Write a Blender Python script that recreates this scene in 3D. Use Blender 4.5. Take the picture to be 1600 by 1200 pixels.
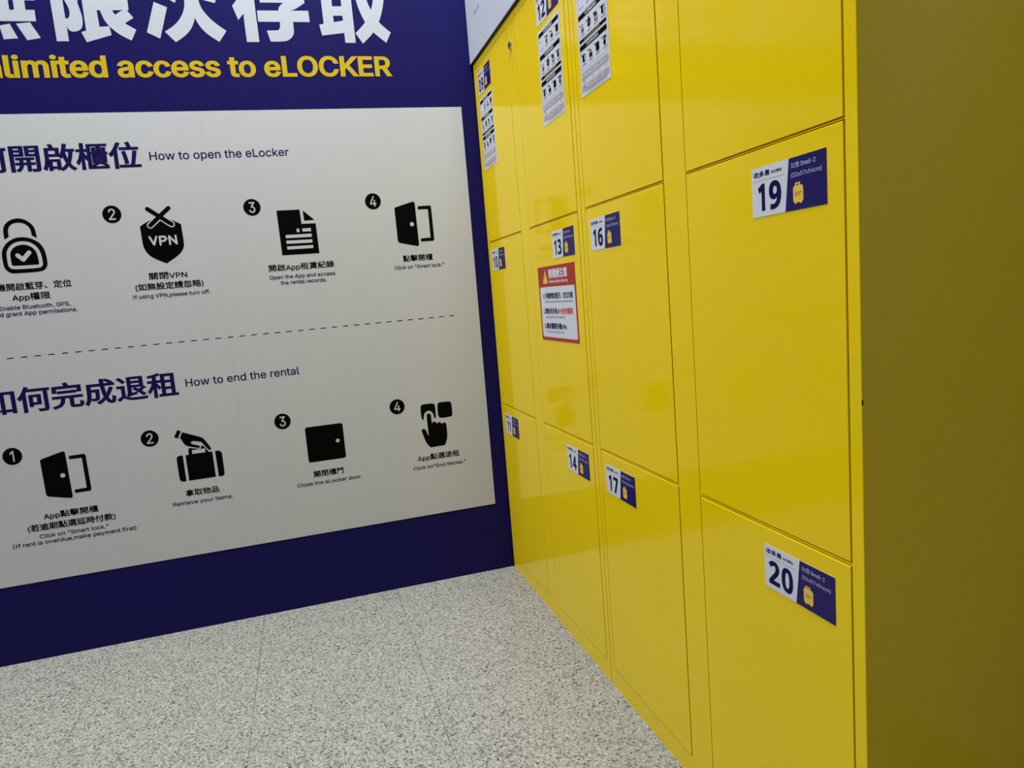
import bpy, bmesh, math, os
from mathutils import Vector, Matrix
from mathutils.geometry import tessellate_polygon

for o in list(bpy.data.objects):
    bpy.data.objects.remove(o, do_unlink=True)
scene = bpy.context.scene
COL = scene.collection

# ------------------------------------------------------------------ camera
# world frame: blue wall = plane y 0, locker fronts = plane x 0, floor = z 0
cam_d = bpy.data.cameras.new('camera')
cam_d.sensor_width = 36.0
cam_d.lens = 22.686
cam_d.shift_x = 0.0430
cam_d.shift_y = -0.0103
cam_d.clip_start = 0.02
cam = bpy.data.objects.new('camera', cam_d)
COL.objects.link(cam)
right = Vector((0.96367034, -0.25216390, -0.08805023))
down = Vector((-0.11522092, -0.09506778, -0.98878019))
fwd = Vector((0.24096392, 0.96300337, -0.12066855))
cam.matrix_world = Matrix(((right.x, -down.x, -fwd.x, -0.69963),
                           (right.y, -down.y, -fwd.y, -2.32995),
                           (right.z, -down.z, -fwd.z, 1.07187),
                           (0, 0, 0, 1)))
scene.camera = cam

# ------------------------------------------------------------------ light
vs = scene.view_settings
vs.view_transform = 'Standard'
vs.look = 'None'
vs.gamma = 1.0
vs.exposure = 0.0
vs.use_curve_mapping = False
world = bpy.data.worlds.new('hall')
scene.world = world
world.use_nodes = True
bg = world.node_tree.nodes['Background']
bg.inputs[0].default_value = (0.93, 0.97, 1.0, 1)
bg.inputs[1].default_value = 0.055


def ceiling_lamp(name, loc, sx, sy, power, color=(0.95, 0.985, 1.0)):
    ld = bpy.data.lights.new(name, 'AREA')
    ld.shape = 'RECTANGLE'
    ld.size, ld.size_y = sx, sy
    ld.energy = power
    ld.color = color
    lo = bpy.data.objects.new(name, ld)
    lo.location = loc
    COL.objects.link(lo)
    return lo


for lx, ly, lw in ((-0.34, -1.06, 258), (-2.60, -0.40, 58), (-4.20, -0.40, 140)):
    ceiling_lamp('ceiling_lamp', (lx, ly, 4.55), 1.15, 0.24, lw)
for lx in (-1.4, -4.0):
    ceiling_lamp('ceiling_lamp', (lx, -5.6, 4.55), 1.15, 0.30, 3)


# ------------------------------------------------------------------ materials
def mat(name, col, rough=0.5, spec=0.5, metal=0.0):
    m = bpy.data.materials.new(name)
    m.use_nodes = True
    b = m.node_tree.nodes['Principled BSDF']
    b.inputs['Base Color'].default_value = (*col, 1)
    b.inputs['Roughness'].default_value = rough
    b.inputs['Specular IOR Level'].default_value = spec
    b.inputs['Metallic'].default_value = metal
    return m


def noisy(m, scale, amount, bump=0.0, bump_scale=200.0):
    """a faint procedural variation of the base colour, and a faint bump"""
    nt = m.node_tree
    b = nt.nodes['Principled BSDF']
    c = b.inputs['Base Color'].default_value[:]
    tc = nt.nodes.new('ShaderNodeTexCoord')
    n = nt.nodes.new('ShaderNodeTexNoise')
    n.inputs['Scale'].default_value = scale
    n.inputs['Detail'].default_value = 4
    nt.links.new(tc.outputs['Object'], n.inputs['Vector'])
    r = nt.nodes.new('ShaderNodeValToRGB')
    r.color_ramp.elements[0].position = 0.3
    r.color_ramp.elements[1].position = 0.7
    r.color_ramp.elements[0].color = tuple(v * (1 - amount) for v in c[:3]) + (1,)
    r.color_ramp.elements[1].color = tuple(min(1, v * (1 + amount)) for v in c[:3]) + (1,)
    nt.links.new(n.outputs[0], r.inputs[0])
    nt.links.new(r.outputs[0], b.inputs['Base Color'])
    if bump:
        n2 = nt.nodes.new('ShaderNodeTexNoise')
        n2.inputs['Scale'].default_value = bump_scale
        nt.links.new(tc.outputs['Object'], n2.inputs['Vector'])
        bp = nt.nodes.new('ShaderNodeBump')
        bp.inputs['Strength'].default_value = bump
        bp.inputs['Distance'].default_value = 0.001
        nt.links.new(n2.outputs[0], bp.inputs['Height'])
        nt.links.new(bp.outputs[0], b.inputs['Normal'])
    return m


YELLOW = noisy(mat('yellow_paint', (0.80, 0.570, 0.0004), 0.11, 0.27), 3.0, 0.02, 0.04, 60.0)
NAVY_WALL = noisy(mat('navy_vinyl', (0.0072, 0.0052, 0.072), 0.42, 0.10), 2.0, 0.05)
WHITE_VINYL = noisy(mat('white_vinyl', (0.445, 0.45, 0.46), 0.5, 0.15), 1.5, 0.015)
WHITE_INK = mat('white_ink', (0.41, 0.425, 0.475), 0.5, 0.15)
YELLOW_INK = mat('yellow_ink', (0.47, 0.325, 0.005), 0.5, 0.12)
BLACK_INK = mat('black_ink', (0.001, 0.001, 0.001), 0.5, 0.05)
NAVY_INK = mat('navy_ink', (0.008, 0.005, 0.060), 0.5, 0.06)
GREY_INK = mat('grey_ink', (0.16, 0.16, 0.18), 0.5, 0.3)
PAPER = mat('sticker_white', (0.60, 0.615, 0.68), 0.35, 0.4)
STICKER_NAVY = mat('sticker_navy', (0.016, 0.010, 0.105), 0.3, 0.15)
STICKER_YELLOW = mat('sticker_yellow', (0.75, 0.50, 0.05), 0.35, 0.4)
STICKER_LILAC = mat('sticker_lilac', (0.42, 0.40, 0.62), 0.35, 0.4)
TABLE_GREY = mat('table_grey', (0.42, 0.40, 0.46), 0.4, 0.4)
TABLE_PINK = mat('table_pink', (0.44, 0.38, 0.42), 0.4, 0.4)
DIM_YELLOW = mat('dim_yellow_ink', (0.30, 0.24, 0.10), 0.4, 0.2)
RED = mat('notice_red', (0.36, 0.020, 0.014), 0.35, 0.2)
RED_INK = mat('red_ink', (0.60, 0.06, 0.04), 0.4, 0.3)
CHROME = mat('chrome', (0.75, 0.75, 0.76), 0.12, 0.5, 1.0)
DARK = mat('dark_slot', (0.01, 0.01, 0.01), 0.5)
BOARD = noisy(mat('white_board', (0.48, 0.50, 0.58), 0.45, 0.3), 2.0, 0.015)
PLASTER = noisy(mat('white_plaster', (0.50, 0.50, 0.49), 0.8, 0.2), 4.0, 0.03)


def floor_material():
    m = bpy.data.materials.new('speckled_floor')
    m.use_nodes = True
    nt = m.node_tree
    b = nt.nodes['Principled BSDF']
    N = nt.nodes.new
    L = nt.links.new
    tc = N('ShaderNodeTexCoord')
    # chips of stone
    v1 = N('ShaderNodeTexVoronoi')
    v1.inputs['Scale'].default_value = 250
    L(tc.outputs['Object'], v1.inputs['Vector'])
    bw = N('ShaderNodeSeparateColor')
    L(v1.outputs['Color'], bw.inputs[0])
    r1 = N('ShaderNodeValToRGB')
    r1.color_ramp.interpolation = 'LINEAR'
    e = r1.color_ramp.elements
    e[0].position = 0.0
    e[0].color = (0.075, 0.073, 0.067, 1)
    e[1].position = 1.0
    e[1].color = (0.72, 0.71, 0.67, 1)
    for p, c in ((0.11, (0.23, 0.226, 0.21)), (0.30, (0.435, 0.428, 0.40)), (0.75, (0.54, 0.53, 0.495))):
        q = e.new(p)
        q.color = (*c, 1)
    L(bw.outputs[0], r1.inputs[0])
    # finer grain between the chips
    n1 = N('ShaderNodeTexNoise')
    n1.inputs['Scale'].default_value = 400
    n1.inputs['Detail'].default_value = 3
    L(tc.outputs['Object'], n1.inputs['Vector'])
    r2 = N('ShaderNodeValToRGB')
    r2.color_ramp.elements[0].position = 0.36
    r2.color_ramp.elements[0].color = (0.17, 0.168, 0.155, 1)
    r2.color_ramp.elements[1].position = 0.58
    r2.color_ramp.elements[1].color = (0.60, 0.594, 0.565, 1)
    L(n1.outputs[0], r2.inputs[0])
    mx = N('ShaderNodeMix')
    mx.data_type = 'RGBA'
    mx.blend_type = 'MULTIPLY'
    mx.inputs[0].default_value = 0.95
    L(r1.outputs[0], mx.inputs[6])
    L(r2.outputs[0], mx.inputs[7])
    # joints between the long tiles, 0.478 m apart
    sp = N('ShaderNodeSeparateXYZ')
    L(tc.outputs['Object'], sp.inputs[0])

    def math_node(op, a, val):
        k = N('ShaderNodeMath')
        k.operation = op
        L(a, k.inputs[0])
        k.inputs[1].default_value = val
        return k.outputs[0]
    a = math_node('ADD', sp.outputs[0], 0.946 + 0.478 * 20)
    a = math_node('MODULO', a, 0.478)
    a = math_node('LESS_THAN', a, 0.0016)
    c = math_node('ADD', sp.outputs[1], 20 * 0.956 + 1.62)
    c = math_node('MODULO', c, 0.956 * 2)
    c = math_node('LESS_THAN', c, 0.0016)
    ad = N('ShaderNodeMath')
    ad.operation = 'MAXIMUM'
    L(a, ad.inputs[0])
    L(c, ad.inputs[1])
    j = N('ShaderNodeMix')
    j.data_type = 'RGBA'
    j.blend_type = 'MIX'
    L(ad.outputs[0], j.inputs[0])
    L(mx.outputs[2], j.inputs[6])
    j.inputs[7].default_value = (0.06, 0.055, 0.05, 1)
    L(j.outputs[2], b.inputs['Base Color'])
    b.inputs['Roughness'].default_value = 0.42
    b.inputs['Specular IOR Level'].default_value = 0.35
    return m


FLOOR = floor_material()


# ------------------------------------------------------------------ object helpers
def tag(o, label=None, cat=None, group=None, kind=None):
    if label:
        o['label'] = label
    if cat:
        o['category'] = cat
    if group:
        o['group'] = group
    if kind:
        o['kind'] = kind
    return o


def empty(name, loc=(0, 0, 0)):
    o = bpy.data.objects.new(name, None)
    o.location = loc
    o.empty_display_size = 0.1
    COL.objects.link(o)
    return o


def bm_box(bm, x0, x1, y0, y1, z0, z1, bevel=0.0, seg=2):
    vs_ = [bm.verts.new((x, y, z)) for x in (x0, x1) for y in (y0, y1) for z in (z0, z1)]
    fs = []
    for q in ((0, 1, 3, 2), (4, 6, 7, 5), (0, 4, 5, 1), (2, 3, 7, 6), (0, 2, 6, 4), (1, 5, 7, 3)):
        fs.append(bm.faces.new([vs_[i] for i in q]))
    if bevel:
        es = list({e for f in fs for e in f.edges})
        bmesh.ops.bevel(bm, geom=es, offset=bevel, segments=seg, profile=0.5, affect='EDGES')


def link_bm(name, bm, mats, parent=None, smooth=False):
    bmesh.ops.recalc_face_normals(bm, faces=bm.faces)
    me = bpy.data.meshes.new(name)
    bm.to_mesh(me)
    bm.free()
    for m in (mats if isinstance(mats, (list, tuple)) else [mats]):
        me.materials.append(m)
    if smooth:
        for p in me.polygons:
            p.use_smooth = True
    o = bpy.data.objects.new(name, me)
    COL.objects.link(o)
    if parent:
        o.parent = parent
    return o


# ------------------------------------------------------------------ flat print helpers
FONT_LATIN = FONT_DIGIT = None
try:
    _fd = bpy.utils.system_resource('DATAFILES', path='fonts')
    FONT_LATIN = bpy.data.fonts.load(os.path.join(_fd, 'Inter.woff2'))
    FONT_DIGIT = bpy.data.fonts.load(os.path.join(_fd, 'NotoSansSymbols2-Regular.woff2'))
except Exception:
    pass

_loops = {}


def glyph_loops(body, latin):
    """closed outlines of a string at size 1, straight from Blender's own text curves"""
    key = (body, latin)
    if key in _loops:
        return _loops[key]
    cu = bpy.data.curves.new('outline', 'FONT')
    cu.body = body
    cu.size = 1.0
    cu.fill_mode = 'NONE'
    cu.resolution_u = 3
    if latin == 'digit' and FONT_DIGIT:
        cu.font = FONT_DIGIT
    elif latin and FONT_LATIN:
        cu.font = FONT_LATIN
    ob = bpy.data.objects.new('outline', cu)
    COL.objects.link(ob)
    bpy.context.view_layer.update()
    me = ob.to_mesh()
    nxt = {}
    for e in me.edges:
        a, b = e.vertices
        nxt.setdefault(a, []).append(b)
        nxt.setdefault(b, []).append(a)
    co = [tuple(v.co[:2]) for v in me.vertices]
    # curve tessellation lists each contour's points in order
    seen, loops = set(), []
    for s in range(len(co)):
        if s in seen or s not in nxt:
            continue
        loop, prev, cur = [], None, s
        # walk in ascending order first to keep the contour's direction
        while cur not in seen:
            seen.add(cur)
            loop.append(cur)
            cand = [k for k in nxt[cur] if k not in seen]
            if not cand:
                break
            up = [k for k in cand if k == cur + 1]
            cur = up[0] if up else cand[0]
        pts = [co[k] for k in loop]
        cl = []
        for p in pts:
            if not cl or math.hypot(p[0] - cl[-1][0], p[1] - cl[-1][1]) > 1e-5:
                cl.append(p)
        if len(cl) > 2 and math.hypot(cl[0][0] - cl[-1][0], cl[0][1] - cl[-1][1]) < 1e-5:
            cl.pop()
        if len(cl) > 2:
            loops.append(cl)
    ob.to_mesh_clear()
    bpy.data.objects.remove(ob, do_unlink=True)
    bpy.data.curves.remove(cu)
    if latin is True:
        loops = plain_bars(body, loops)
    _loops[key] = loops
    return loops


def plain_bars(body, loops):
    """capital I without serifs and figure 1 without a foot, as in the photograph"""
    todo = [i for i, ch in enumerate(body) if ch in 'I1']
    if not todo or body in ('I', '1') and False:
        return loops
    res = [l for l in loops]
    for i in todo:
        ch = body[i]
        own = glyph_raw(ch)
        x0, x1 = min(p[0] for p in own), max(p[0] for p in own)
        y0, y1 = min(p[1] for p in own), max(p[1] for p in own)
        # where this letter starts in the line
        a = [p[0] for l in _raw(body[:i] + ch) for p in l]
        end = max(a)
        gx0 = end - (x1 - x0)
        res = [l for l in res if not (min(p[0] for p in l) > gx0 - 1e-3 and max(p[0] for p in l) < end + 1e-3)]
        w, hgt = x1 - x0, y1 - y0
        s_ = 0.128 * hgt
        if ch == 'I':
            c = gx0 + w / 2
            new = [(c - s_ / 2, y0), (c + s_ / 2, y0), (c + s_ / 2, y1), (c - s_ / 2, y1)]
        else:
            r = gx0 + w * 0.66
            new = [(r - s_, y0), (r, y0), (r, y1), (r - s_ * 0.85, y1), (gx0, y0 + hgt * 0.80), (gx0, y0 + hgt * 0.66), (r - s_, y0 + hgt * 0.83)]
        ref = max(res, key=lambda l: abs(area2(l))) if res else new
        if area2(ref) * area2(new) < 0:
            new = new[::-1]
        res.append(new)
    return res


def _raw(body):
    return glyph_loops(body, 'raw')


def glyph_raw(ch):
    return [p for l in _raw(ch) for p in l]


def area2(p):
    return 0.5 * sum(p[i - 1][0] * p[i][1] - p[i][0] * p[i - 1][1] for i in range(len(p)))


def inside(pt, poly):
    x, y = pt
    r = False
    for i in range(len(poly)):
        x1, y1 = poly[i - 1]
        x2, y2 = poly[i]
        if (y1 > y) != (y2 > y) and x < (x2 - x1) * (y - y1) / (y2 - y1) + x1:
            r = not r
    return r


def is_cjk(ch):
    return ord(ch) > 0x2e00


def cap_height(latin):
    ys = [p[1] for l in glyph_loops('H' if latin else '\u570b', latin) for p in l]
    return min(ys), max(ys)


def split_self(l, depth=0):
    """cut an outline that crosses itself into simple loops"""
    n = len(l)
    if depth > 12:
        return [l]
    for i in range(n):
        ax, ay = l[i]
        bx, by = l[(i + 1) % n]
        for j in range(i + 2, n):
            if i == 0 and j == n - 1:
                continue
            cx, cy = l[j]
            dx, dy = l[(j + 1) % n]
            den = (bx - ax) * (dy - cy) - (by - ay) * (dx - cx)
            if abs(den) < 1e-12:
                continue
            t = ((cx - ax) * (dy - cy) - (cy - ay) * (dx - cx)) / den
            u = ((cx - ax) * (by - ay) - (cy - ay) * (bx - ax)) / den
            if 1e-6 < t < 1 - 1e-6 and 1e-6 < u < 1 - 1e-6:
                p = (ax + t * (bx - ax), ay + t * (by - ay))
                a = [p] + l[i + 1:j + 1]
                b = [p] + l[j + 1:] + l[:i + 1]
                res = []
                for q in (a, b):
                    if len(q) > 2:
                        res += split_self(q, depth + 1)
                return res
    return [l]


def smooth(pts, times=2, limit=48):
    """round the gentle bends of an outline and keep its corners"""
    for _ in range(times):
        out = []
        n = len(pts)
        for i in range(n):
            p0, p1, p2 = pts[i - 1], pts[i], pts[(i + 1) % n]
            a1 = math.atan2(p1[1] - p0[1], p1[0] - p0[0])
            a2 = math.atan2(p2[1] - p1[1], p2[0] - p1[0])
            turn = abs((math.degrees(a2 - a1) + 180) % 360 - 180)
            if 4 < turn < limit:
                out.append((p1[0] + (p0[0] - p1[0]) * 0.25, p1[1] + (p0[1] - p1[1]) * 0.25))
                out.append((p1[0] + (p2[0] - p1[0]) * 0.25, p1[1] + (p2[1] - p1[1]) * 0.25))
            else:
                out.append(p1)
        pts = out
    return pts


class Print:
    """flat printed artwork: polygons in a sheet's own (a, b) plane, each stacked a few
    micrometres above the one before, one mesh in the end"""

    def __init__(self, to3d, h0=0.0, step=4e-6):
        self.to3d, self.h, self.step = to3d, h0, step
        self.v, self.f, self.mi, self.mats = [], [], [], []
        self.tick = 0

    def m(self, material):
        if material not in self.mats:
            self.mats.append(material)
        return self.mats.index(material)

    def add(self, pts, faces, material, h):
        n = len(self.v)
        self.v += [self.to3d(a, b, h) for a, b in pts]
        k = self.m(material)
        for f in faces:
            self.f.append([n + i for i in f])
            self.mi.append(k)

    def up(self):
        self.h += self.step
        return self.h

    def fill(self, loops, material):
        h = self.up()
        flat = [p for l in loops for p in l]
        tri = tessellate_polygon([[Vector((p[0], p[1], 0)) for p in l] for l in loops])
        self.add(flat, [t for t in tri], material, h)

    def poly(self, pts, material):
        self.fill([pts], material)

    def rect(self, a0, a1, b0, b1, material):
        h = self.up()
        self.add([(a0, b0), (a1, b0), (a1, b1), (a0, b1)], [(0, 1, 2, 3)], material, h)

    def slab(self, a0, a1, b0, b1, t, material):
        """the sheet itself, thickness t"""
        h0, h1 = self.h, self.h + t
        n = len(self.v)
        self.v += [self.to3d(a, b, h) for h in (h0, h1) for a, b in ((a0, b0), (a1, b0), (a1, b1), (a0, b1))]
        k = self.m(material)
        for f in ((3, 2, 1, 0), (4, 5, 6, 7), (0, 1, 5, 4), (1, 2, 6, 5), (2, 3, 7, 6), (3, 0, 4, 7)):
            self.f.append([n + i for i in f])
            self.mi.append(k)
        self.h = h1

    def disc(self, a, b, ra, material, rb=None, n=40):
        rb = rb or ra
        self.poly([(a + ra * math.cos(2 * math.pi * i / n), b + rb * math.sin(2 * math.pi * i / n)) for i in range(n)], material)

    def rrect(self, a0, a1, b0, b1, r, material, n=6):
        pts = []
        for ca, cb, s in ((a1 - r, b1 - r, 0), (a0 + r, b1 - r, 90), (a0 + r, b0 + r, 180), (a1 - r, b0 + r, 270)):
            for i in range(n + 1):
                t = math.radians(s + 90 * i / n)
                pts.append((ca + r * math.cos(t), cb + r * math.sin(t)))
        self.poly(pts, material)

    def frame(self, a0, a1, b0, b1, t, material):
        self.rect(a0, a1, b0, b0 + t, material)
        self.rect(a0, a1, b1 - t, b1, material)
        self.rect(a0, a0 + t, b0, b1, material)
        self.rect(a1 - t, a1, b0, b1, material)

    def capsule(self, p, q, r, material, n=8):
        d = math.atan2(q[1] - p[1], q[0] - p[0])
        pts = [(q[0] + r * math.cos(d - math.pi / 2 + math.pi * i / n), q[1] + r * math.sin(d - math.pi / 2 + math.pi * i / n)) for i in range(n + 1)]
        pts += [(p[0] + r * math.cos(d + math.pi / 2 + math.pi * i / n), p[1] + r * math.sin(d + math.pi / 2 + math.pi * i / n)) for i in range(n + 1)]
        self.poly(pts, material)

    def stroke(self, pts, r, material):
        for i in range(len(pts) - 1):
            self.capsule(pts[i], pts[i + 1], r, material)

    def text(self, body, a0, a1, b, size, material, bold=0.0, tops=None, boldy=None, digits=False):
        """a line of lettering whose ink spans a0..a1, base line at b; size = height of a
        Chinese character's box; capitals are tops * size high; bold in metres"""
        tops = tops or 0.74
        boldy = bold if boldy is None else boldy
        a0, a1, b, size = a0 + bold, a1 - bold, b + boldy, size - 2 * boldy / (1.0 if any(is_cjk(c) for c in body) else tops)
        lo_c, hi_c = cap_height(False)
        lo_l, hi_l = cap_height(True)
        em = 1.0
        runs, cur = [], ''
        for ch in body:
            if cur and is_cjk(ch) != is_cjk(cur[-1]):
                runs.append(cur)
                cur = ''
            cur += ch
        if cur:
            runs.append(cur)
        placed, x = [], 0.0
        sc = size / (hi_c - lo_c)
        sl = tops * size / (hi_l - lo_l)
        bar = [p[0] for l in glyph_loops('H', True) for p in l]
        for r in runs:
            if is_cjk(r[0]):
                lp = glyph_loops(r, False)
                for l in lp:
                    placed.append((False, [(x + p[0] * sc, (p[1] - lo_c) * sc) for p in l]))
                x += len(r) * sc * CJK_ADV
            else:
                if digits:
                    lp = glyph_loops(r, 'digit')
                    dy = [p[1] for l in glyph_loops('0', 'digit') for p in l]
                    sd = tops * size / (max(dy) - min(dy))
                    for l in lp:
                        placed.append((True, [(x + p[0] * sd * digits, (p[1] - min(dy)) * sd) for p in l]))
                    continue
                lp = glyph_loops(r, True)
                full = [p[0] for l in glyph_loops(r + 'H', True) for p in l]
                for l in lp:
                    placed.append((True, [(x + p[0] * sl, (p[1] - lo_l) * sl + 0.07 * size * (len(runs) > 1)) for p in l]))
                x += (max(full) - max(bar)) * sl
        if not placed:
            return
        xs = [p[0] for _, l in placed for p in l]
        mn, mx_ = min(xs), max(xs)
        k = (a1 - a0) / (mx_ - mn)
        loops = [(lat, [(a0 + (p[0] - mn) * k, b + p[1]) for p in l]) for lat, l in placed]
        for latin in (False, True):
            ls = [l for lat, l in loops if lat == latin]
            if latin:
                ls = [x_ for l in ls for x_ in split_self(l)]
            if not ls:
                continue
            ar = [area2(l) for l in ls]
            big = max(range(len(ls)), key=lambda i: abs(ar[i]))
            sgn = 1 if ar[big] > 0 else -1
            outs = [i for i in range(len(ls)) if ar[i] * sgn > 0]
            holes = {i: [] for i in outs}
            for i in range(len(ls)):
                if ar[i] * sgn > 0:
                    continue
                own = [j for j in outs if inside(ls[i][0], ls[j]) and abs(ar[j]) > abs(ar[i])]
                if own:
                    holes[min(own, key=lambda j: abs(ar[j]))].append(i)
            base = self.h
            for n_, i in enumerate(outs):
                self.h = base + (n_ % 3) * self.step
                self.fill([ls[i]] + [ls[j] for j in holes[i]], material)
            self.h = base + 4 * self.step
            if bold:
                for i in range(len(ls)):
                    self.ribbon(ls[i], sgn, bold, material, boldy)
                self.h = base + 13 * self.step

    def ribbon(self, l, sgn, w, material, wy=None):
        """thicken an outline outwards (into its holes too)"""
        n = len(l)
        out = []
        for i in range(n):
            p0, p1, p2 = l[i - 1], l[i], l[(i + 1) % n]
            d1 = Vector((p1[0] - p0[0], p1[1] - p0[1])).normalized()
            d2 = Vector((p2[0] - p1[0], p2[1] - p1[1])).normalized()
            n1 = Vector((d1.y, -d1.x)) * sgn
            n2 = Vector((d2.y, -d2.x)) * sgn
            t = n1 + n2
            if t.length < 0.2:
                t = n1
            t.normalize()
            c = max(0.45, t.dot(n1))
            out.append((p1[0] + t.x * w / c, p1[1] + t.y * (w if wy is None else wy) / c))
        h = self.h
        for i in range(n):
            j = (i + 1) % n
            self.tick = (self.tick + 1) % 13
            self.add([l[i], l[j], out[j], out[i]], [(0, 1, 2, 3)], material, h + self.tick * self.step * 0.6)

    def build(self, name, parent=None):
        me = bpy.data.meshes.new(name)
        me.from_pydata(self.v, [], self.f)
        for m in self.mats:
            me.materials.append(m)
        me.polygons.foreach_set('material_index', self.mi)
        bm = bmesh.new()
        bm.from_mesh(me)
        bm.normal_update()
        want = Vector(self.to3d(0, 0, 1)) - Vector(self.to3d(0, 0, 0))
        flip = [f for f in bm.faces if f.normal.dot(want) < -0.5 and len(f.verts) <= 4 and f.calc_area() > 0]
        if flip:
            bmesh.ops.reverse_faces(bm, faces=flip)
        bm.to_mesh(me)
        bm.free()
        me.update()
        o = bpy.data.objects.new(name, me)
        COL.objects.link(o)
        if parent:
            o.parent = parent
        return o


def measure_adv():
    a = [p[0] for l in glyph_loops('\u570b', False) for p in l]
    b = [p[0] for l in glyph_loops('\u570b\u570b', False) for p in l]
    return max(b) - max(a)


CJK_ADV = measure_adv()


def on_wall(a, b, h):       # a = x, b = z, h = distance in front of the blue wall
    return (a, -h, b)


def on_lockers(a, b, h):    # a = distance from the blue wall, b = z, h = distance in front of the doors
    return (-h, -a, b)

# ------------------------------------------------------------------ the room
def wall_box(name, x0, x1, y0, y1, z0, z1, m):
    bm = bmesh.new()
    bm_box(bm, x0, x1, y0, y1, z0, z1)
    return tag(link_bm(name, bm, m), kind='structure')


wall_box('floor', -6.0, 3.2, -6.5, 0.12, -0.06, 0.0, FLOOR)
wall_box('wall_back', -6.0, 0.70, 0.0, 0.10, 0.0, 4.60, NAVY_WALL)
wall_box('wall_right', 0.60, 0.70, -6.5, 0.0, 0.0, 4.60, PLASTER)
wall_box('ceiling', -6.0, 3.2, -6.5, 0.12, 4.60, 4.66, PLASTER)

# ------------------------------------------------------------------ headline lettering on the blue wall
head = empty('headline_lettering', (-0.9, 0, 1.85))
tag(head, 'large white Chinese characters over a yellow English line, along the top of the navy wall', 'lettering')


def child_print(p, name, parent):
    o = p.build(name, parent)
    o.location = (-parent.location[0], -parent.location[1], -parent.location[2])
    return o


p = Print(on_wall, 0.0004)
W = WHITE_INK
# first character (cut by the frame)
for q in ([(-1.612, 2.0105), (-1.371, 2.0123), (-1.3704, 2.0452), (-1.612, 2.0425)],
          [(-1.608, 2.0724), (-1.3663, 2.0724), (-1.3663, 2.1045), (-1.608, 2.1045)],
          [(-1.585, 2.140), (-1.375, 2.140), (-1.375, 2.172), (-1.585, 2.172)],
          [(-1.578, 2.03), (-1.545, 2.03), (-1.545, 2.15), (-1.578, 2.15)],
          [(-1.522, 2.03), (-1.492, 2.03), (-1.492, 2.15), (-1.522, 2.15)],
          [(-1.469, 2.03), (-1.4385, 2.03), (-1.4366, 2.15), (-1.469, 2.15)],
          [(-1.4257, 2.03), (-1.3947, 2.03), (-1.3937, 2.15), (-1.4229, 2.15)],
          [(-1.575, 2.205), (-1.535, 2.215), (-1.585, 2.095), (-1.618, 2.115)],
          [(-1.4717, 1.9987), (-1.4436, 2.0046), (-1.4269, 1.9624), (-1.4658, 1.9592)],
          [(-1.4264, 2.0048), (-1.3879, 2.0091), (-1.3652, 1.9639), (-1.4027, 1.957)],
          [(-1.532, 1.9987), (-1.498, 2.0046), (-1.497, 1.9624), (-1.532, 1.9592)],
          [(-1.585, 2.005), (-1.550, 1.999), (-1.580, 1.957), (-1.618, 1.965)]):
    p.poly(smooth(q), W)
# second character
for q in ([(-1.325, 2.205), (-1.3226, 1.9549), (-1.2889, 1.9552), (-1.2907, 2.205)],
          [(-1.305, 2.205), (-1.245, 2.205), (-1.236, 2.192), (-1.258, 2.118), (-1.246, 2.098), (-1.2503, 2.0617), (-1.2854, 2.0758), (-1.300, 2.118), (-1.280, 2.172), (-1.305, 2.172)],
          [(-1.292, 2.112), (-1.2588, 2.110), (-1.2503, 2.0717), (-1.2441, 2.0431), (-1.2411, 2.0207), (-1.2452, 1.998), (-1.2539, 1.9876), (-1.2707, 1.9827), (-1.2819, 1.9854), (-1.2889, 1.9956), (-1.2898, 2.0218), (-1.2827, 2.0219), (-1.2763, 2.0295), (-1.2747, 2.0463), (-1.2788, 2.0611), (-1.2854, 2.0758)],
          [(-1.2356, 2.205), (-1.2366, 1.9868), (-1.251, 1.9829), (-1.2392, 1.9528), (-1.1663, 1.9744), (-1.1689, 2.001), (-1.1974, 1.9987), (-1.1985, 2.0478), (-1.196, 2.205)],
          [(-1.2003, 2.0477), (-1.1071, 2.0495), (-1.1065, 2.0810), (-1.2003, 2.0810)],
          [(-1.2003, 2.110), (-1.1271, 2.110), (-1.1265, 2.138), (-1.2003, 2.138)],
          [(-1.2003, 2.172), (-1.1071, 2.172), (-1.1065, 2.205), (-1.2003, 2.205)],
          [(-1.1371, 2.06), (-1.1071, 2.06), (-1.1065, 2.19), (-1.1371, 2.19)],
          [(-1.1926, 2.0516), (-1.1895, 2.0479), (-1.1811, 2.0179), (-1.1675, 1.9981), (-1.1415, 1.9746), (-1.1104, 1.9586), (-1.0929, 1.9915), (-1.1245, 2.0102), (-1.1463, 2.0317), (-1.1564, 2.0505)],
          [(-1.1497, 2.0335), (-1.1274, 2.0491), (-1.1126, 2.0494), (-1.0962, 2.0268), (-1.1247, 2.0092)]):
    p.poly(smooth(q), W)
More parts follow.
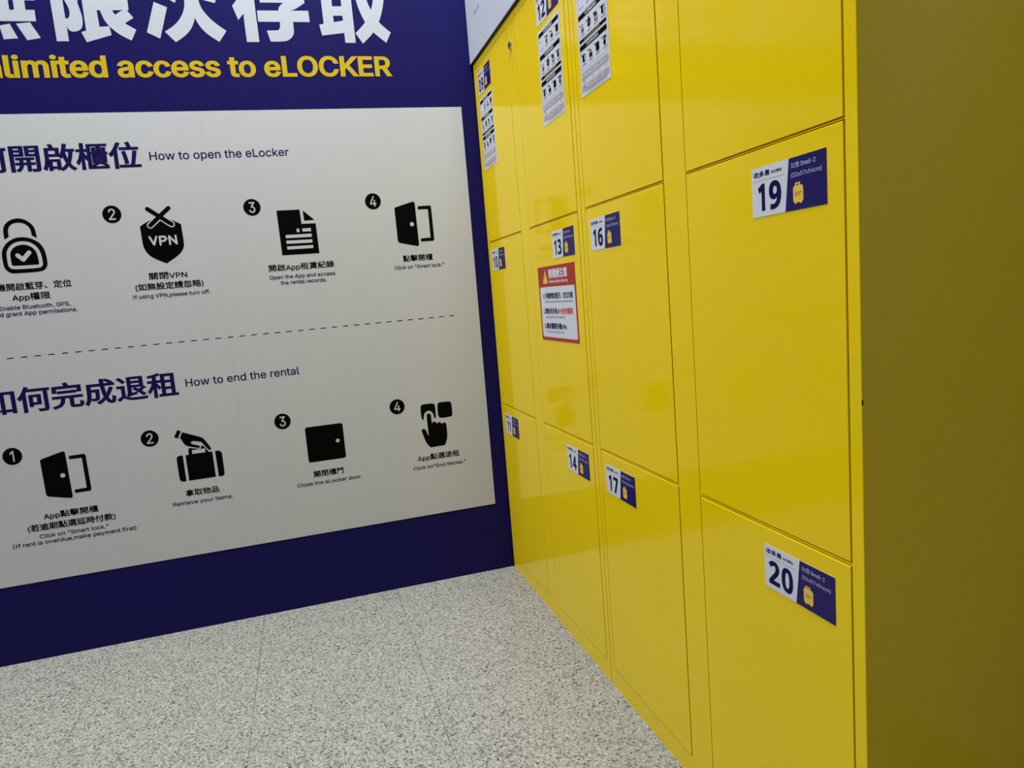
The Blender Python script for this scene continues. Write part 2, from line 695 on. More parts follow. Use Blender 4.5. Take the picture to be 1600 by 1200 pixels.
# third character
for q in ([(-1.0309, 2.0759), (-0.9935, 2.0604), (-1.026, 1.9652), (-1.0629, 1.9841)],
          [(-1.052, 2.178), (-1.022, 2.195), (-0.978, 2.130), (-1.012, 2.110)],
          [(-0.936, 2.135), (-0.939, 2.0838), (-0.9426, 2.0566), (-0.9567, 2.0292), (-0.979, 2.0055), (-1.01, 1.9867), (-0.9809, 1.9549), (-0.9495, 1.9747), (-0.9271, 1.9984), (-0.9149, 2.0271), (-0.8969, 2.0847), (-0.896, 2.135)],
          [(-0.8969, 2.0847), (-0.8922, 2.0615), (-0.876, 2.0364), (-0.8549, 2.0151), (-0.8225, 1.9909), (-0.8486, 1.9569), (-0.8793, 1.9774), (-0.8983, 1.9968), (-0.9149, 2.0271), (-0.9229, 2.0745)],
          [(-0.8829, 2.0851), (-0.8479, 2.0761), (-0.824, 2.137), (-0.826, 2.166), (-0.955, 2.166), (-0.950, 2.134), (-0.866, 2.134)],
          [(-0.9829, 2.0828), (-0.9688, 2.0744), (-0.923, 2.165), (-0.905, 2.205), (-0.944, 2.210), (-0.962, 2.150)]):
    p.poly(smooth(q), W)
# fourth character
for q in ([(-0.728, 2.150), (-0.7798, 2.0874), (-0.7958, 2.0693), (-0.7815, 2.0251), (-0.7645, 2.0443), (-0.7246, 2.0887), (-0.694, 2.140)],
          [(-0.7644, 2.0581), (-0.7629, 1.9572), (-0.7236, 1.9575), (-0.7246, 2.0887), (-0.7507, 2.0881)],
          [(-0.790, 2.142), (-0.556, 2.142), (-0.556, 2.174), (-0.790, 2.174)],
          [(-0.735, 2.150), (-0.699, 2.142), (-0.668, 2.212), (-0.706, 2.217)],
          [(-0.7195, 2.056), (-0.5547, 2.0582), (-0.5537, 2.0224), (-0.7197, 2.0211)],
          [(-0.6318, 2.0828), (-0.6499, 2.0684), (-0.6516, 2.0543), (-0.6039, 2.0572), (-0.5652, 2.0822), (-0.5645, 2.113), (-0.6318, 2.113)],
          [(-0.7073, 2.0811), (-0.5645, 2.0823), (-0.5645, 2.113), (-0.7073, 2.113)],
          [(-0.6504, 2.0302), (-0.6514, 2.004), (-0.6587, 1.9949), (-0.6956, 1.9938), (-0.6876, 1.9592), (-0.6382, 1.9596), (-0.6227, 1.9679), (-0.6119, 1.9802), (-0.6086, 1.9904), (-0.6082, 2.0309)]):
    p.poly(smooth(q), W)
# fifth character
for q in ([(-0.523, 2.172), (-0.394, 2.172), (-0.394, 2.205), (-0.523, 2.205)],
          [(-0.5098, 2.19), (-0.5085, 2.0121), (-0.4744, 2.0125), (-0.4738, 2.19)],
          [(-0.5236, 2.0149), (-0.5175, 1.9798), (-0.436, 1.9903), (-0.4382, 2.0295)],
          [(-0.4782, 2.0739), (-0.4396, 2.0747), (-0.4397, 2.0445), (-0.4773, 2.0439)],
          [(-0.4782, 2.135), (-0.4396, 2.135), (-0.4397, 2.106), (-0.4773, 2.106)],
          [(-0.4438, 2.19), (-0.4425, 1.9571), (-0.4073, 1.9574), (-0.4096, 2.19)],
          [(-0.399, 2.150), (-0.3931, 2.0963), (-0.3837, 2.0594), (-0.3682, 2.0223), (-0.3429, 1.9902), (-0.3022, 1.9582), (-0.2833, 1.9921), (-0.3211, 2.023), (-0.3442, 2.0632), (-0.3572, 2.0971), (-0.364, 2.150)],
          [(-0.290, 2.160), (-0.2967, 2.0985), (-0.3046, 2.0671), (-0.3211, 2.023), (-0.3429, 1.9902), (-0.3829, 1.9547), (-0.4048, 1.9886), (-0.3682, 2.0223), (-0.3442, 2.0632), (-0.3331, 2.0976), (-0.326, 2.160)],
          [(-0.404, 2.148), (-0.286, 2.148), (-0.286, 2.182), (-0.404, 2.182)]):
    p.poly(smooth(q), W)
child_print(p, 'chinese_title', head)

p = Print(on_wall, 0.0004)
sub = [q[0] for l in glyph_loops('limited access to eLOCKER', True) for q in l]
full = [q[0] for l in glyph_loops('Unlimited access to eLOCKER', True) for q in l]
wsub = -0.2945 + 1.478
p.text('Unlimited access to eLOCKER', -0.2945 - wsub * (max(full) - min(full)) / (max(sub) - min(sub)), -0.2945, 1.8475, 0.0660 / 0.74, YELLOW_INK, bold=0.0037, boldy=0.0023)
child_print(p, 'english_title', head)

# ------------------------------------------------------------------ the instruction poster
P0 = -1.800
bm = bmesh.new()
bm_box(bm, P0, -0.0545, -0.0016, -0.0011, 0.264, 1.741)
poster = link_bm('instruction_poster', bm, WHITE_VINYL)
tag(poster, 'wide white poster of black step pictograms stuck on the navy wall', 'poster')
PH = 0.0018


def pprint(name, fn):
    q = Print(on_wall, PH)
    fn(q)
    return q.build(name, poster)


def two(name, body, a0, a1, b, size, ink, bold=0.0, boldy=None):
    def fn(q):
        q.text(body, a0, a1, b, size, ink, bold, boldy=boldy)
    return pprint(name, fn)


two('section_heading', '如何開啟櫃位', -1.697, -1.1335, 1.567, 0.079, NAVY_INK, 0.0029, 0.0015)
two('section_heading', '如何完成退租', -1.690, -1.1205, 0.822, 0.080, NAVY_INK, 0.0029, 0.0015)
two('heading_translation', 'How to open the eLocker', -1.1075, -0.672, 1.5905, 0.0265 / 0.74, NAVY_INK, 0.0005)
two('heading_translation', 'How to end the rental', -1.0965, -0.7235, 0.8485, 0.0265 / 0.74, NAVY_INK, 0.0005)


x = -0.150
first = None
while x - 0.0185 > P0 + 0.07:
    if first is None:
        first = pprint('dash', lambda q: q.rect(-0.1685, -0.150, 0.9990, 1.0020, NAVY_INK))
    else:
        d = first.copy()
        COL.objects.link(d)
        d.parent = poster
        d.location.x = x + 0.150
    x -= 0.0388

# faint joint of the printed film
pprint('film_joint', lambda q: q.rect(-0.9395, -0.9385, 0.264, 1.741, mat('film_edge', (0.375, 0.38, 0.385), 0.6, 0.15)))

CH = 0.0225          # height of the caption characters
EN = 0.0132 / 0.74   # height of the small English lines
STEPS = [
    # number, disc x, disc z, Chinese lines, English lines
    ('1', -1.648, 1.4265, [('手機開啟藍芽、定位', -1.626, -1.389, 1.209), ('App權限', -1.561, -1.454, 1.1765)],
     [('Enable Bluetooth, GPS,', -1.6015, -1.401, 1.1500), ('and grant App permissions.', -1.6240, -1.384, 1.1305)]),
    ('2', -1.2425, 1.4270, [('關閉VPN', -1.160, -1.044, 1.211), ('(如無設定請忽略)', -1.206, -0.997, 1.178)],
     [('If using VPN,please turn off.', -1.217, -0.979, 1.1525)]),
    ('3', -0.8125, 1.4265, [('開啟App租賃紀錄', -0.783, -0.562, 1.2085)],
     [('Open the App and access', -0.784, -0.5625, 1.1815), ('the rental records.', -0.750, -0.594, 1.1615)]),
    ('4', -0.4050, 1.4260, [('點擊開櫃', -0.319, -0.210, 1.208)], [('Click on "Smart lock."', -0.352, -0.170, 1.1825)]),
    ('1', -1.6365, 0.6890, [('App點擊開櫃', -1.579, -1.4175, 0.468), ('(若逾期點選延時付款)', -1.630, -1.370, 0.4335)],
     [('Click on "Smart lock."', -1.600, -1.395, 0.4080), ('(If rent is overdue,make payment first)', -1.680, -1.313, 0.3875)]),
    ('2', -1.2310, 0.6895, [('拿取物品', -1.145, -1.037, 0.473)], [('Retrieve your items.', -1.190, -0.995, 0.4455)]),
    ('3', -0.8005, 0.6895, [('關閉櫃門', -0.716, -0.611, 0.473)], [('Close the eLocker door.', -0.777, -0.548, 0.4455)]),
    ('4', -0.3945, 0.6890, [('App點選退租', -0.338, -0.178, 0.4735)], [('Click on"End Rental."', -0.358, -0.156, 0.4425)]),
]
for num, dx, dz, zh, en in STEPS:
    def disc(q):
        q.disc(dx, dz, 0.0278, BLACK_INK)
        w = {'1': 0.0115, '2': 0.0205, '3': 0.0205, '4': 0.0225}[num]
        q.text(num, dx - w / 2 - (0.001 if num == '1' else 0), dx + w / 2 - (0.001 if num == '1' else 0), dz - 0.0175, 0.0350 / 0.74, WHITE_VINYL, bold=0.0004)
    pprint('step_number', disc)

    def cap(q):
        for t, a0, a1, b in zh:
            q.text(t, a0, a1, b, CH, BLACK_INK, bold=0.0006)
    pprint('caption', cap)

    def tr(q):
        for t, a0, a1, b in en:
            q.text(t, a0, a1, b, EN, NAVY_INK, bold=0.00045)
    pprint('caption_translation', tr)

ICON = {
    'lock_outer': [(-1.5695, 1.3224), (-1.5646, 1.3383), (-1.5553, 1.3521), (-1.5424, 1.3629), (-1.5251, 1.3708), (-1.5071, 1.3724), (-1.4897, 1.3695), (-1.4714, 1.361), (-1.4584, 1.3493), (-1.4502, 1.3324), (-1.4472, 1.3139), (-1.4467, 1.2864), (-1.4494, 1.2774), (-1.4575, 1.267), (-1.4714, 1.2621), (-1.5433, 1.2618), (-1.5543, 1.2643), (-1.5655, 1.2752), (-1.5691, 1.2881)],
    'lock_ring': [(-1.5564, 1.3215), (-1.5525, 1.3339), (-1.5442, 1.3459), (-1.5325, 1.3542), (-1.5189, 1.3587), (-1.5042, 1.3592), (-1.4885, 1.3558), (-1.4752, 1.3468), (-1.4657, 1.3334), (-1.4614, 1.3185), (-1.46, 1.3056), (-1.4594, 1.2873), (-1.4632, 1.2784), (-1.4713, 1.2739), (-1.543, 1.2744), (-1.5521, 1.2787), (-1.5571, 1.2881)],
    'lock_inner': [(-1.5464, 1.3208), (-1.5435, 1.3297), (-1.5345, 1.3408), (-1.5222, 1.3472), (-1.5073, 1.3493), (-1.4932, 1.3462), (-1.4814, 1.3381), (-1.4741, 1.3267), (-1.4717, 1.3156), (-1.47, 1.2881), (-1.4722, 1.2846), (-1.5431, 1.2847), (-1.5466, 1.2883)],
    'lock_check': [(-1.5261, 1.3167), (-1.5127, 1.303), (-1.4934, 1.3235)],
    'lock_shackle': [(-1.5546, 1.3668), (-1.5548, 1.3915), (-1.5521, 1.4039), (-1.5456, 1.4151), (-1.5347, 1.4234), (-1.5211, 1.4289), (-1.5065, 1.4295), (-1.494, 1.4265), (-1.4793, 1.4166), (-1.4698, 1.4044), (-1.466, 1.3915), (-1.4649, 1.3661), (-1.4782, 1.3751), (-1.4789, 1.3923), (-1.4824, 1.4015), (-1.49, 1.4101), (-1.5005, 1.4155), (-1.5132, 1.4168), (-1.5265, 1.414), (-1.5357, 1.4065), (-1.5413, 1.3961), (-1.5413, 1.3754)],
    'shield': [(-1.1657, 1.3842), (-1.136, 1.4021), (-1.1026, 1.411), (-1.072, 1.4032), (-1.0413, 1.3844), (-1.0396, 1.3214), (-1.0434, 1.3063), (-1.0535, 1.2917), (-1.0696, 1.2794), (-1.1009, 1.261), (-1.1227, 1.2718), (-1.1441, 1.2847), (-1.1563, 1.2988), (-1.1636, 1.3164), (-1.1647, 1.3277)],
    'sh_a': [(-1.1364, 1.4383), (-1.0698, 1.3861)],
    'sh_b': [(-1.0727, 1.4381), (-1.1342, 1.3857)],
    'sh_ha': [(-1.1028, 1.4125), (-1.0698, 1.3861)],
    'sh_hb': [(-1.1028, 1.4125), (-1.1342, 1.3857)],
    'sh_v': [(-1.142, 1.3489), (-1.1308, 1.3236), (-1.1215, 1.3485)],
    'sh_p': [(-1.1114, 1.3223), (-1.1115, 1.3479), (-1.0964, 1.3475), (-1.0921, 1.34), (-1.0991, 1.3339), (-1.1108, 1.3337)],
    'sh_n': [(-1.0823, 1.3223), (-1.0829, 1.348), (-1.062, 1.3229), (-1.0631, 1.3487)],
    'doc': [(-0.7349, 1.4116), (-0.6586, 1.4113), (-0.6574, 1.363), (-0.6097, 1.3623), (-0.6084, 1.26), (-0.7331, 1.2611)],
    'doc_tri': [(-0.6482, 1.4083), (-0.6127, 1.3738), (-0.6474, 1.373)],
    'doc_0': [(-0.6765, 1.3473), (-0.6672, 1.3478), (-0.6668, 1.3361), (-0.6758, 1.3358)],
    'doc_1': [(-0.6572, 1.3472), (-0.6285, 1.3475), (-0.6281, 1.3363), (-0.6565, 1.3369)],
    'doc_2': [(-0.715, 1.3285), (-0.6273, 1.3282), (-0.6277, 1.3173), (-0.7143, 1.3177)],
    'doc_3': [(-0.7147, 1.3096), (-0.6273, 1.3086), (-0.6279, 1.2978), (-0.714, 1.2988)],
    'doc_4': [(-0.7146, 1.2897), (-0.6266, 1.289), (-0.6269, 1.2792), (-0.7138, 1.2794)],
    'door': [(-1.562, 0.6626), (-1.5593, 0.667), (-1.4963, 0.6839), (-1.4907, 0.6839), (-1.4872, 0.6793), (-1.4853, 0.5326), (-1.4882, 0.5273), (-1.4939, 0.5275), (-1.5563, 0.5428), (-1.5609, 0.5492)],
    'door_knob': [(-1.5043, 0.6055)],
    'door_frame': [(-1.478, 0.667), (-1.4331, 0.6677), (-1.429, 0.6634), (-1.4278, 0.5476), (-1.4311, 0.5424), (-1.4769, 0.5418), (-1.4769, 0.5532), (-1.4409, 0.5542), (-1.4413, 0.6551), (-1.4782, 0.6558)],
    'case_l': [(-1.1582, 0.6089), (-1.1558, 0.6141), (-1.1486, 0.6177), (-1.1371, 0.6178), (-1.1368, 0.527), (-1.1488, 0.5271), (-1.155, 0.5309), (-1.1576, 0.5369)],
    'case_m': [(-1.1287, 0.6171), (-1.0427, 0.6174), (-1.0417, 0.5279), (-1.1282, 0.5275)],
    'case_r': [(-1.0336, 0.6183), (-1.021, 0.6174), (-1.0139, 0.6117), (-1.0122, 0.6048), (-1.012, 0.5375), (-1.0138, 0.5302), (-1.0194, 0.5272), (-1.0324, 0.5278)],
    'case_h': [(-1.1182, 0.6141), (-1.117, 0.6363), (-1.1138, 0.6399), (-1.1052, 0.6379), (-1.0804, 0.632), (-1.0769, 0.635), (-1.0749, 0.6416), (-1.0688, 0.6419), (-1.0531, 0.6171), (-1.0552, 0.614)],
    'case_w': [(-1.1061, 0.6313), (-1.0646, 0.6319), (-1.0642, 0.6178), (-1.1067, 0.6179)],
    'cuff': [(-1.1427, 0.7066), (-1.1322, 0.7006), (-1.145, 0.677), (-1.1559, 0.6836)],
    'hand': [(-1.1288, 0.6969), (-1.0701, 0.6714), (-1.064, 0.6659), (-1.0445, 0.6303), (-1.0454, 0.6257), (-1.0497, 0.6235), (-1.0537, 0.6254), (-1.0716, 0.6535), (-1.0755, 0.6563), (-1.1003, 0.6627), (-1.1048, 0.6605), (-1.1063, 0.6561), (-1.1034, 0.652), (-1.0814, 0.6437), (-1.0789, 0.6409), (-1.0797, 0.6373), (-1.0833, 0.636), (-1.0916, 0.6381), (-1.1193, 0.6474), (-1.1261, 0.6534), (-1.1309, 0.6624), (-1.1345, 0.6731), (-1.1386, 0.678)],
    'btn_a': [(-0.3093, 0.675), (-0.3062, 0.6827), (-0.2995, 0.686), (-0.2632, 0.6853), (-0.2563, 0.6817), (-0.2535, 0.6731), (-0.2542, 0.6314), (-0.2617, 0.626), (-0.262, 0.6415), (-0.2665, 0.6521), (-0.2785, 0.6601), (-0.2916, 0.6564), (-0.2982, 0.6482), (-0.3014, 0.6268), (-0.3076, 0.6313), (-0.3096, 0.6388)],
    'btn_b': [(-0.2454, 0.6775), (-0.2415, 0.6834), (-0.2358, 0.6854), (-0.1991, 0.6847), (-0.1929, 0.6808), (-0.1909, 0.6733), (-0.1903, 0.6357), (-0.1932, 0.6287), (-0.2008, 0.6264), (-0.2342, 0.6254), (-0.2421, 0.6298), (-0.2459, 0.6376)],
    'tap': [(-0.2856, 0.5208), (-0.2945, 0.5327), (-0.3023, 0.5467), (-0.307, 0.5638), (-0.3137, 0.5885), (-0.3101, 0.5935), (-0.3031, 0.5938), (-0.2971, 0.5907), (-0.291, 0.5685), (-0.2883, 0.5681), (-0.2896, 0.6425), (-0.286, 0.6484), (-0.2795, 0.6493), (-0.2735, 0.6458), (-0.2723, 0.6393), (-0.2719, 0.611), (-0.2663, 0.6157), (-0.2608, 0.6162), (-0.2556, 0.6133), (-0.2535, 0.6061), (-0.2484, 0.6114), (-0.2419, 0.6118), (-0.2368, 0.608), (-0.2345, 0.6028), (-0.2304, 0.6071), (-0.2248, 0.6077), (-0.2186, 0.6046), (-0.2173, 0.5989), (-0.2169, 0.5584), (-0.2212, 0.5387), (-0.2302, 0.5216)],
}


for _k in ('lock_outer', 'lock_ring', 'lock_inner', 'lock_shackle', 'shield', 'hand', 'btn_a', 'btn_b', 'tap', 'case_l', 'case_r'):
    ICON[_k] = smooth(ICON[_k])

K = BLACK_INK
V = WHITE_VINYL


def shifted(key, dx, dz):
    return [(a + dx, b + dz) for a, b in ICON[key]]


def padlock(q):
    q.poly(ICON['lock_shackle'], K)
    q.poly(ICON['lock_outer'], K)
    q.poly(ICON['lock_ring'], V)
    q.poly(ICON['lock_inner'], K)
    q.stroke(ICON['lock_check'], 0.0064, V)


def shield(q):
    q.poly(ICON['shield'], K)
    q.capsule(*ICON['sh_ha'], 0.0103, V)
    q.capsule(*ICON['sh_hb'], 0.0103, V)
    q.capsule(*ICON['sh_a'], 0.0068, K)
    q.capsule(*ICON['sh_b'], 0.0068, K)
    for k in ('sh_v', 'sh_n'):
        q.stroke(ICON[k], 0.0031, V)
    q.stroke(ICON['sh_p'], 0.0031, V)


def document(q):
    q.poly(ICON['doc'], K)
    q.poly(ICON['doc_tri'], K)
    for i in range(5):
        q.poly(ICON['doc_%d' % i], V)


def open_door(dx, dz):
    def fn(q):
        q.poly(shifted('door', dx, dz), K)
        q.poly(shifted('door_frame', dx, dz), K)
        a, b = ICON['door_knob'][0]
        q.disc(a + dx, b + dz, 0.0074, V)
    return fn


def suitcase(q):
    for k in ('case_l', 'case_h', 'case_m', 'case_r'):
        q.poly(ICON[k], K)
    q.poly(ICON['case_w'], V)
    q.poly(ICON['cuff'], K)
    q.poly(ICON['hand'], K)


def closed_door(q):
    q.rrect(-0.7285, -0.5965, 0.529, 0.657, 0.008, K)
    q.disc(-0.6195, 0.5950, 0.0068, V)


def tapping_hand(q):
    q.poly(ICON['btn_a'], K)
    q.poly(ICON['btn_b'], K)
    q.poly(ICON['tap'], K)


pprint('padlock_pictogram', padlock)
pprint('shield_pictogram', shield)
pprint('document_pictogram', document)
pprint('open_door_pictogram', open_door(1.2300, 0.7340))
pprint('open_door_pictogram', open_door(0, 0))
pprint('suitcase_pictogram', suitcase)
pprint('closed_door_pictogram', closed_door)
pprint('tapping_hand_pictogram', tapping_hand)

# ------------------------------------------------------------------ the lockers
CW, ST, POST = 0.820, 0.0231, 0.076
DW = (CW - 2 * ST - POST) / 2
ZT, ZD, A1, B1, A2, B2, ZB = 1.8820, 1.8577, 1.2555, 1.2503, 0.6572, 0.6503, 0.055
DEPTH = 0.56
GAP = 0.0024
GAPZ = 0.0017
ROWS = [(B1 and A1, ZD), (A2, B1), (ZB, B2)]


def number_label(door, ue, ztop, digits):
    """ue = left edge, ztop = top edge of the sticker"""
    w, h = 0.147, 0.0735
    q = Print(on_lockers, 0.0011)
    a, b = ue, ztop - h
    q.slab(a, a + w, b, b + h, 0.0003, PAPER)
    X = lambda t: a + t * w
    Y = lambda t: b + t * h
    q.poly([(X(0.536), Y(1)), (X(0.474), Y(0)), (X(1), Y(0)), (X(1), Y(1))], STICKER_NAVY)
    q.text('收多易', X(0.032), X(0.268), Y(0.798), 0.118 * h, NAVY_INK, bold=0.00042)
    q.text('台北車站', X(0.290), X(0.440), Y(0.815), 0.064 * h, NAVY_INK, bold=0.00018)
    q.rect(X(0.036), X(0.468), Y(0.728), Y(0.735), GREY_INK)
    if digits[0] == '1':
        slots = [(0.092, 0.192), (0.252, 0.425)]
        if digits[1] == '1':
            slots = [(0.105, 0.205), (0.275, 0.375)]
    else:
        slots = [(0.066, 0.236), (0.264, 0.434)]
    for ch, (s0, s1) in zip(digits, slots):
        q.text(ch, X(s0), X(s1), Y(0.105), 0.565 * h / 0.74, NAVY_INK, bold=0.0008, boldy=0.0006, digits=0.70)
    q.text('S2型 Small-2', X(0.566), X(0.872), Y(0.800), 0.098 * h, STICKER_LILAC, bold=0.00012, tops=0.86)
    q.text('(32x57x54cm)', X(0.566), X(0.945), Y(0.628), 0.080 * h / 0.74, STICKER_LILAC, bold=0.00012)
    # small suitcase
    Yl = STICKER_YELLOW
    q.rrect(X(0.586), X(0.716), Y(0.135), Y(0.460), 0.0042, Yl)
    q.rect(X(0.612), X(0.678), Y(0.440), Y(0.515), Yl)
    q.rect(X(0.629), X(0.661), Y(0.462), Y(0.488), STICKER_NAVY)
    q.poly([(X(0.602), Y(0.14)), (X(0.632), Y(0.14)), (X(0.617), Y(0.102))], Yl)
    q.poly([(X(0.672), Y(0.14)), (X(0.702), Y(0.14)), (X(0.687), Y(0.102))], Yl)
    q.text('20"', X(0.608), X(0.695), Y(0.262), 0.078 * h / 0.74, STICKER_NAVY, bold=0.00006)
    return tag(q.build('number_label', door), 'white and navy sticker reading %s' % digits)


def mini(q, cx, cz, s, kind):
    """the poster's pictograms again, tiny; s = height"""
    src = {'lock': ['lock_outer', 'lock_shackle'], 'shield': ['shield'], 'doc': ['doc', 'doc_tri'], 'door': ['door', 'door_frame'],
           'case': ['case_l', 'case_m', 'case_r', 'hand', 'cuff'], 'hand': ['btn_a', 'btn_b', 'tap']}
    if kind == 'box':
        q.rrect(cx - s * 0.42, cx + s * 0.42, cz - s * 0.45, cz + s * 0.45, s * 0.06, K)
        return
    pts = [pt for k in src[kind] for pt in ICON[k]]
    x0, x1 = min(t[0] for t in pts), max(t[0] for t in pts)
    z0, z1 = min(t[1] for t in pts), max(t[1] for t in pts)
    f = s / (z1 - z0)
    g = lambda t: (cx + (t[0] - (x0 + x1) / 2) * f, cz + (t[1] - (z0 + z1) / 2) * f)
    for k in src[kind]:
        q.poly([g(t) for t in ICON[k]], K)
    if kind == 'lock':
        q.poly([g(t) for t in ICON['lock_ring']], PAPER)
        q.poly([g(t) for t in ICON['lock_inner']], K)
    if kind == 'doc':
        for i in range(5):
            q.poly([g(t) for t in ICON['doc_%d' % i]], PAPER)
    if kind == 'shield':
        q.capsule(g(ICON['sh_a'][0]), g(ICON['sh_a'][1]), 0.05 * s, K)
        q.capsule(g(ICON['sh_b'][0]), g(ICON['sh_b'][1]), 0.05 * s, K)
        q.text('VPN', g(ICON['sh_v'][0])[0], g(ICON['sh_n'][3])[0], g(ICON['sh_v'][1])[1], 0.2 * s, PAPER)


def instruction_sheet(door, u0_):
    w, z0, z1 = 0.147, 1.5045, 1.7440
    q = Print(on_lockers, 0.0011)
    a = u0_
    q.slab(a, a + w, z0, z1, 0.0003, PAPER)
    l, r = a + 0.0065, a + w - 0.0065

    def bar(zt, zb, t, s0, s1, ink=PAPER):
        q.rrect(l, r, zb, zt, 0.0012, K)
        q.text(t, a + s0 * w, a + s1 * w, zb + (zt - zb) * 0.22, (zt - zb) * 0.56, ink, bold=0.0002)

    def steps(zc, kinds, caps):
        for i, k in enumerate(kinds):
            cx = a + w * (0.17 + 0.235 * i)
            q.disc(cx - 0.0118, zc + 0.0085, 0.0021, K, n=14)
            if k:
                mini(q, cx, zc, 0.019, k)
            q.text(caps[i], cx - 0.0105, cx + 0.0105, zc - 0.0165, 0.0036, K)

    q.frame(l, r, 1.6845, 1.7345, 0.0005, K)
    bar(1.7375, 1.7270, '如何租用櫃位', 0.28, 0.68)
    steps(1.7090, [None, 'hand', 'case', 'box'], ['掃描下載', '點選租用', '放入物品', '關閉櫃門'])
    q.frame(l, r, 1.6240, 1.6790, 0.0005, K)
    bar(1.6815, 1.6705, '如何開啟櫃位', 0.28, 0.68)
    steps(1.6500, ['lock', 'shield', 'doc', 'door'], ['開啟定位', '關閉VPN', '租賃紀錄', '點擊開櫃'])
    bar(1.6285, 1.6215, '如無法開啟請確認權限', 0.20, 0.75, DIM_YELLOW)
    q.frame(l, r, 1.5625, 1.6150, 0.0005, K)
    bar(1.6155, 1.6050, '如何完成退租', 0.28, 0.68)
    steps(1.5865, ['door', 'case', 'box', 'hand'], ['點擊開櫃', '拿取物品', '關閉櫃門', '點選退租'])
    # the price table
    q.rect(l, r, 1.5425, 1.5570, TABLE_GREY)
    q.rect(l, r, 1.5168, 1.5295, TABLE_GREY)
    q.rect(l + 0.040, r, 1.5168, 1.5295, TABLE_PINK)
    for i in range(3):
        cx = a + w * (0.42 + 0.225 * i)
        q.text(['小型', '中型', '大型'][i], cx - 0.006, cx + 0.006, 1.5470, 0.0058, GREY_INK)
        q.text(['1h', '1h', '1h'][i], cx - 0.005, cx + 0.005, 1.5333, 0.0062, GREY_INK)
        q.text(['24h', '24h', '24h'][i], cx - 0.006, cx + 0.006, 1.5203, 0.0075, RED_INK)
    q.text('時租', l + 0.008, l + 0.019, 1.5330, 0.0058, GREY_INK)
    q.text('日租', l + 0.008, l + 0.019, 1.5203, 0.0058, GREY_INK)
    q.text('逾時須補繳租金請準時取物', a + 0.22 * w, a + 0.88 * w, 1.5095, 0.0045, GREY_INK)
    return tag(q.build('instruction_sheet', door), 'narrow white instruction sticker with black bars and a price table')


def warning_notice(door):
    q = Print(on_lockers, 0.0011)
    q.slab(0.503, 0.769, 0.919, 1.132, 0.0003, RED)
    q.rrect(0.5125, 0.7605, 0.9285, 1.0735, 0.006, PAPER)
    t = ((0.5581, 1.1230), (0.5386, 1.0838), (0.5778, 1.0838))
    q.poly(t, STICKER_YELLOW)
    q.capsule((0.5581, 1.1095), (0.5581, 1.0960), 0.0013, DARK)
    q.disc(0.5581, 1.0895, 0.0017, DARK, n=16)
    q.text('開櫃請注意', 0.5862, 0.7178, 1.0968, 0.0255, PAPER, bold=0.0009)
    q.text('Attention Before Opening', 0.5860, 0.7175, 1.0838, 0.0085 / 0.74, PAPER, bold=0.0003)
    q.text('1.手機請開啟藍牙、定位功能', 0.5325, 0.7470, 1.0395, 0.0165, NAVY_INK, bold=0.0005)
    q.text('Mobile phone must enable Bluetooth and location functions', 0.5472, 0.7440, 1.0292, 0.0048 / 0.74, NAVY_INK)
    q.text('2.開啟收多易', 0.5305, 0.6310, 0.9962, 0.0165, NAVY_INK, bold=0.0005)
    q.text('APP使用權限', 0.6320, 0.7400, 0.9962, 0.0165, RED_INK, bold=0.0005)
    q.text('Open permissions for the eLOCKER APP', 0.5434, 0.6860, 0.9850, 0.0048 / 0.74, NAVY_INK)
    q.text('3.務必關閉手機VPN', 0.5305, 0.6900, 0.9532, 0.0165, NAVY_INK, bold=0.0005)
    q.text('Be sure to turn off mobile phone VPN', 0.5450, 0.6690, 0.9425, 0.0048 / 0.74, NAVY_INK)
    return tag(q.build('warning_notice', door), 'red and white warning sticker with a yellow triangle')


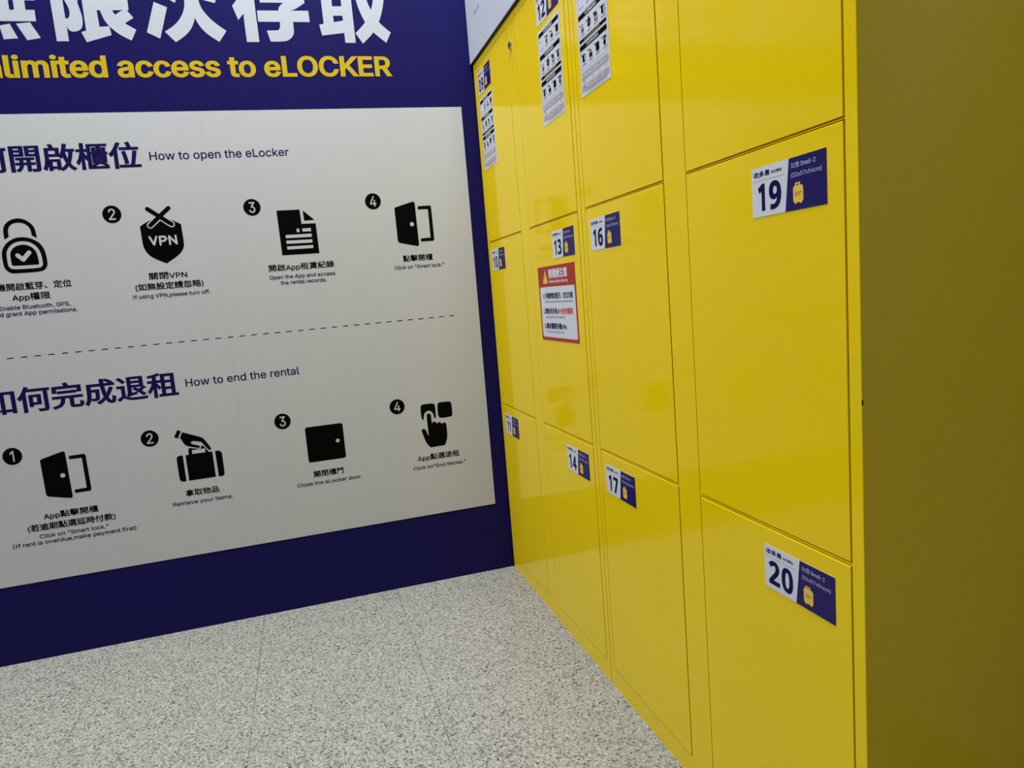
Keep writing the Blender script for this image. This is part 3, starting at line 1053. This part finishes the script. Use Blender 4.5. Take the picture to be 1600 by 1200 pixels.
def locker_cabinet(u0_, numbers, label):
    """two columns of three doors; u0_ = distance of the left side from the blue wall"""
    root = empty('locker_cabinet', (0.0, 0.0, 0.0))
    tag(root, label, 'locker cabinet', 'yellow locker cabinets')
    e = 0.0011
    ul, ur = u0_ + e, u0_ + CW - e
    c1l, c1r = u0_ + ST, u0_ + ST + DW
    c2l, c2r = c1r + POST, u0_ + CW - ST
    bm = bmesh.new()
    T = 0.012
    bm_box(bm, 0, DEPTH, -ul - T, -ul, 0, ZT, 0.0014)                   # sides
    bm_box(bm, 0, DEPTH, -ur, -ur + T, 0, ZT, 0.0014)
    S = 0.0013
    bm_box(bm, 0, 0.02, -(c1l - GAP), -(ul + T - S), 0.0, ZT - S)              # stiles
    bm_box(bm, 0, 0.02, -(ur - T + S), -(c2r + GAP), 0.0, ZT - S)
    bm_box(bm, 0, 0.02, -(c2l - GAP), -(c1r + GAP), 0.0, ZT - S)           # post
    for l, r in ((c1l, c1r), (c2l, c2r)):
        x0, x1 = -(r + GAP), -(l - GAP)
        bm_box(bm, 0, 0.02, x0, x1, ZD + GAPZ, ZT - S)                          # top rail
        bm_box(bm, 0, 0.02, x0, x1, 0.0, ZB - GAPZ)                             # plinth
        bm_box(bm, 0.0004, 0.02, x0, x1, B1 + GAPZ, A1 - GAPZ)                     # thin rails
        bm_box(bm, 0.0004, 0.02, x0, x1, B2 + GAPZ, A2 - GAPZ)
    bm_box(bm, 0.02, DEPTH, -(ur - T), -(ul + T), ZT - 0.012, ZT - S)       # top
    bm_box(bm, 0.02, DEPTH, -(ur - T), -(ul + T), 0.03, 0.045)              # bottom
    bm_box(bm, DEPTH - 0.006, DEPTH, -(ur - T), -(ul + T), 0.045, ZT - 0.012)
    bm_box(bm, 0.024, DEPTH - 0.006, -(c2l - 0.03), -(c1r + 0.03), 0.045, ZT - 0.012)   # inner wall
    for z in (B1, B2):
        bm_box(bm, 0.024, DEPTH - 0.006, -(c1r + 0.03), -(ul + T), z + 0.001, z + 0.004)       # shelves
        bm_box(bm, 0.024, DEPTH - 0.006, -(ur - T), -(c2l - 0.03), z + 0.001, z + 0.004)
    link_bm('cabinet_body', bm, YELLOW, root)

    proto = {}
    for c, (l, r, off) in enumerate(((c1l, c1r, 0.0245), (c2l, c2r, DW - 0.0275 - 0.147))):
        for k, (zb, zt) in enumerate(ROWS):
            bm = bmesh.new()
            bm_box(bm, -0.0008, 0.017, -r, -l, zb, zt, 0.0010, 2)
            d = link_bm('door', bm, YELLOW, root)
            num = numbers[c * 3 + k]
            ztop = (1.8330, 1.2235, 0.6225)[k]
            number_label(d, l + off, ztop, num)
            if k == 0:
                instruction_sheet(d, l + off)
            if num == '13':
                warning_notice(d)
    # cam lock in the middle post
    bm = bmesh.new()
    uc = c1r + 0.0350
    R_ = Matrix.Translation((-0.0022, -uc, 1.7965)) @ Matrix.Rotation(-math.pi / 2, 4, 'Y')
    prof = [(0.0, 0.0036), (0.0078, 0.0036), (0.0092, 0.0030), (0.0100, 0.0018), (0.0118, 0.0012), (0.0122, -0.0022)]
    n = 36
    ring = []
    for pr, ph in prof:
        ring.append([bm.verts.new(R_ @ Vector((pr * math.cos(2 * math.pi * i / n), pr * math.sin(2 * math.pi * i / n), ph))) for i in range(n if pr > 0 else 1)])
    for j in range(1, len(prof)):
        for i in range(n):
            i2 = (i + 1) % n
            if len(ring[j - 1]) == 1:
                bm.faces.new((ring[j - 1][0], ring[j][i], ring[j][i2]))
            else:
                bm.faces.new((ring[j - 1][i], ring[j][i], ring[j][i2], ring[j - 1][i2]))
    lock = link_bm('lock', bm, CHROME, root)
    tag(lock, 'small round chrome lock')
    bm = bmesh.new()
    bm_box(bm, -0.0061, -0.0056, -uc - 0.0008, -uc + 0.0008, 1.7925, 1.8005)
    link_bm('keyhole', bm, DARK, lock)
    return root


cab_a = locker_cabinet(0.0081, ['09', '10', '11', '12', '13', '14'],
                       'yellow locker cabinet in the corner beside the navy wall, doors numbered 09 to 14')
cab_b = locker_cabinet(0.8281, ['15', '16', '17', '18', '19', '20'],
                       'yellow locker cabinet nearest the camera, doors 15 to 20, bare side panel showing')

bm = bmesh.new()
bm_box(bm, -0.0002, 0.0022, -1.6473, -1.6463, 0.882, 0.889, 0.0003)
tag(link_bm('paint_chip', bm, DARK, cab_b), 'tiny dark chip on the front corner edge')

# ------------------------------------------------------------------ white sign board over the lockers
bm = bmesh.new()
bm_box(bm, -0.0078, 0.30, -1.6480, -0.0006, ZT + 0.0026, 2.60, 0.0008)
board = link_bm('header_board', bm, BOARD)
tag(board, 'white sign board with faint small print standing on top of the yellow lockers', 'sign board')
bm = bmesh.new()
bm_box(bm, -0.0079, 0.28, -1.6478, -0.0008, ZT + 0.0003, ZT + 0.0026)  # dark strip added in place of the shaded gap under the board
link_bm('gap_shade_strip', bm, DARK, board)
q = Print(on_lockers, 0.0079)
q.text('掃描下載', 0.0900, 0.1600, 2.0130, 0.0110, GREY_INK)
q.build('board_caption', board)
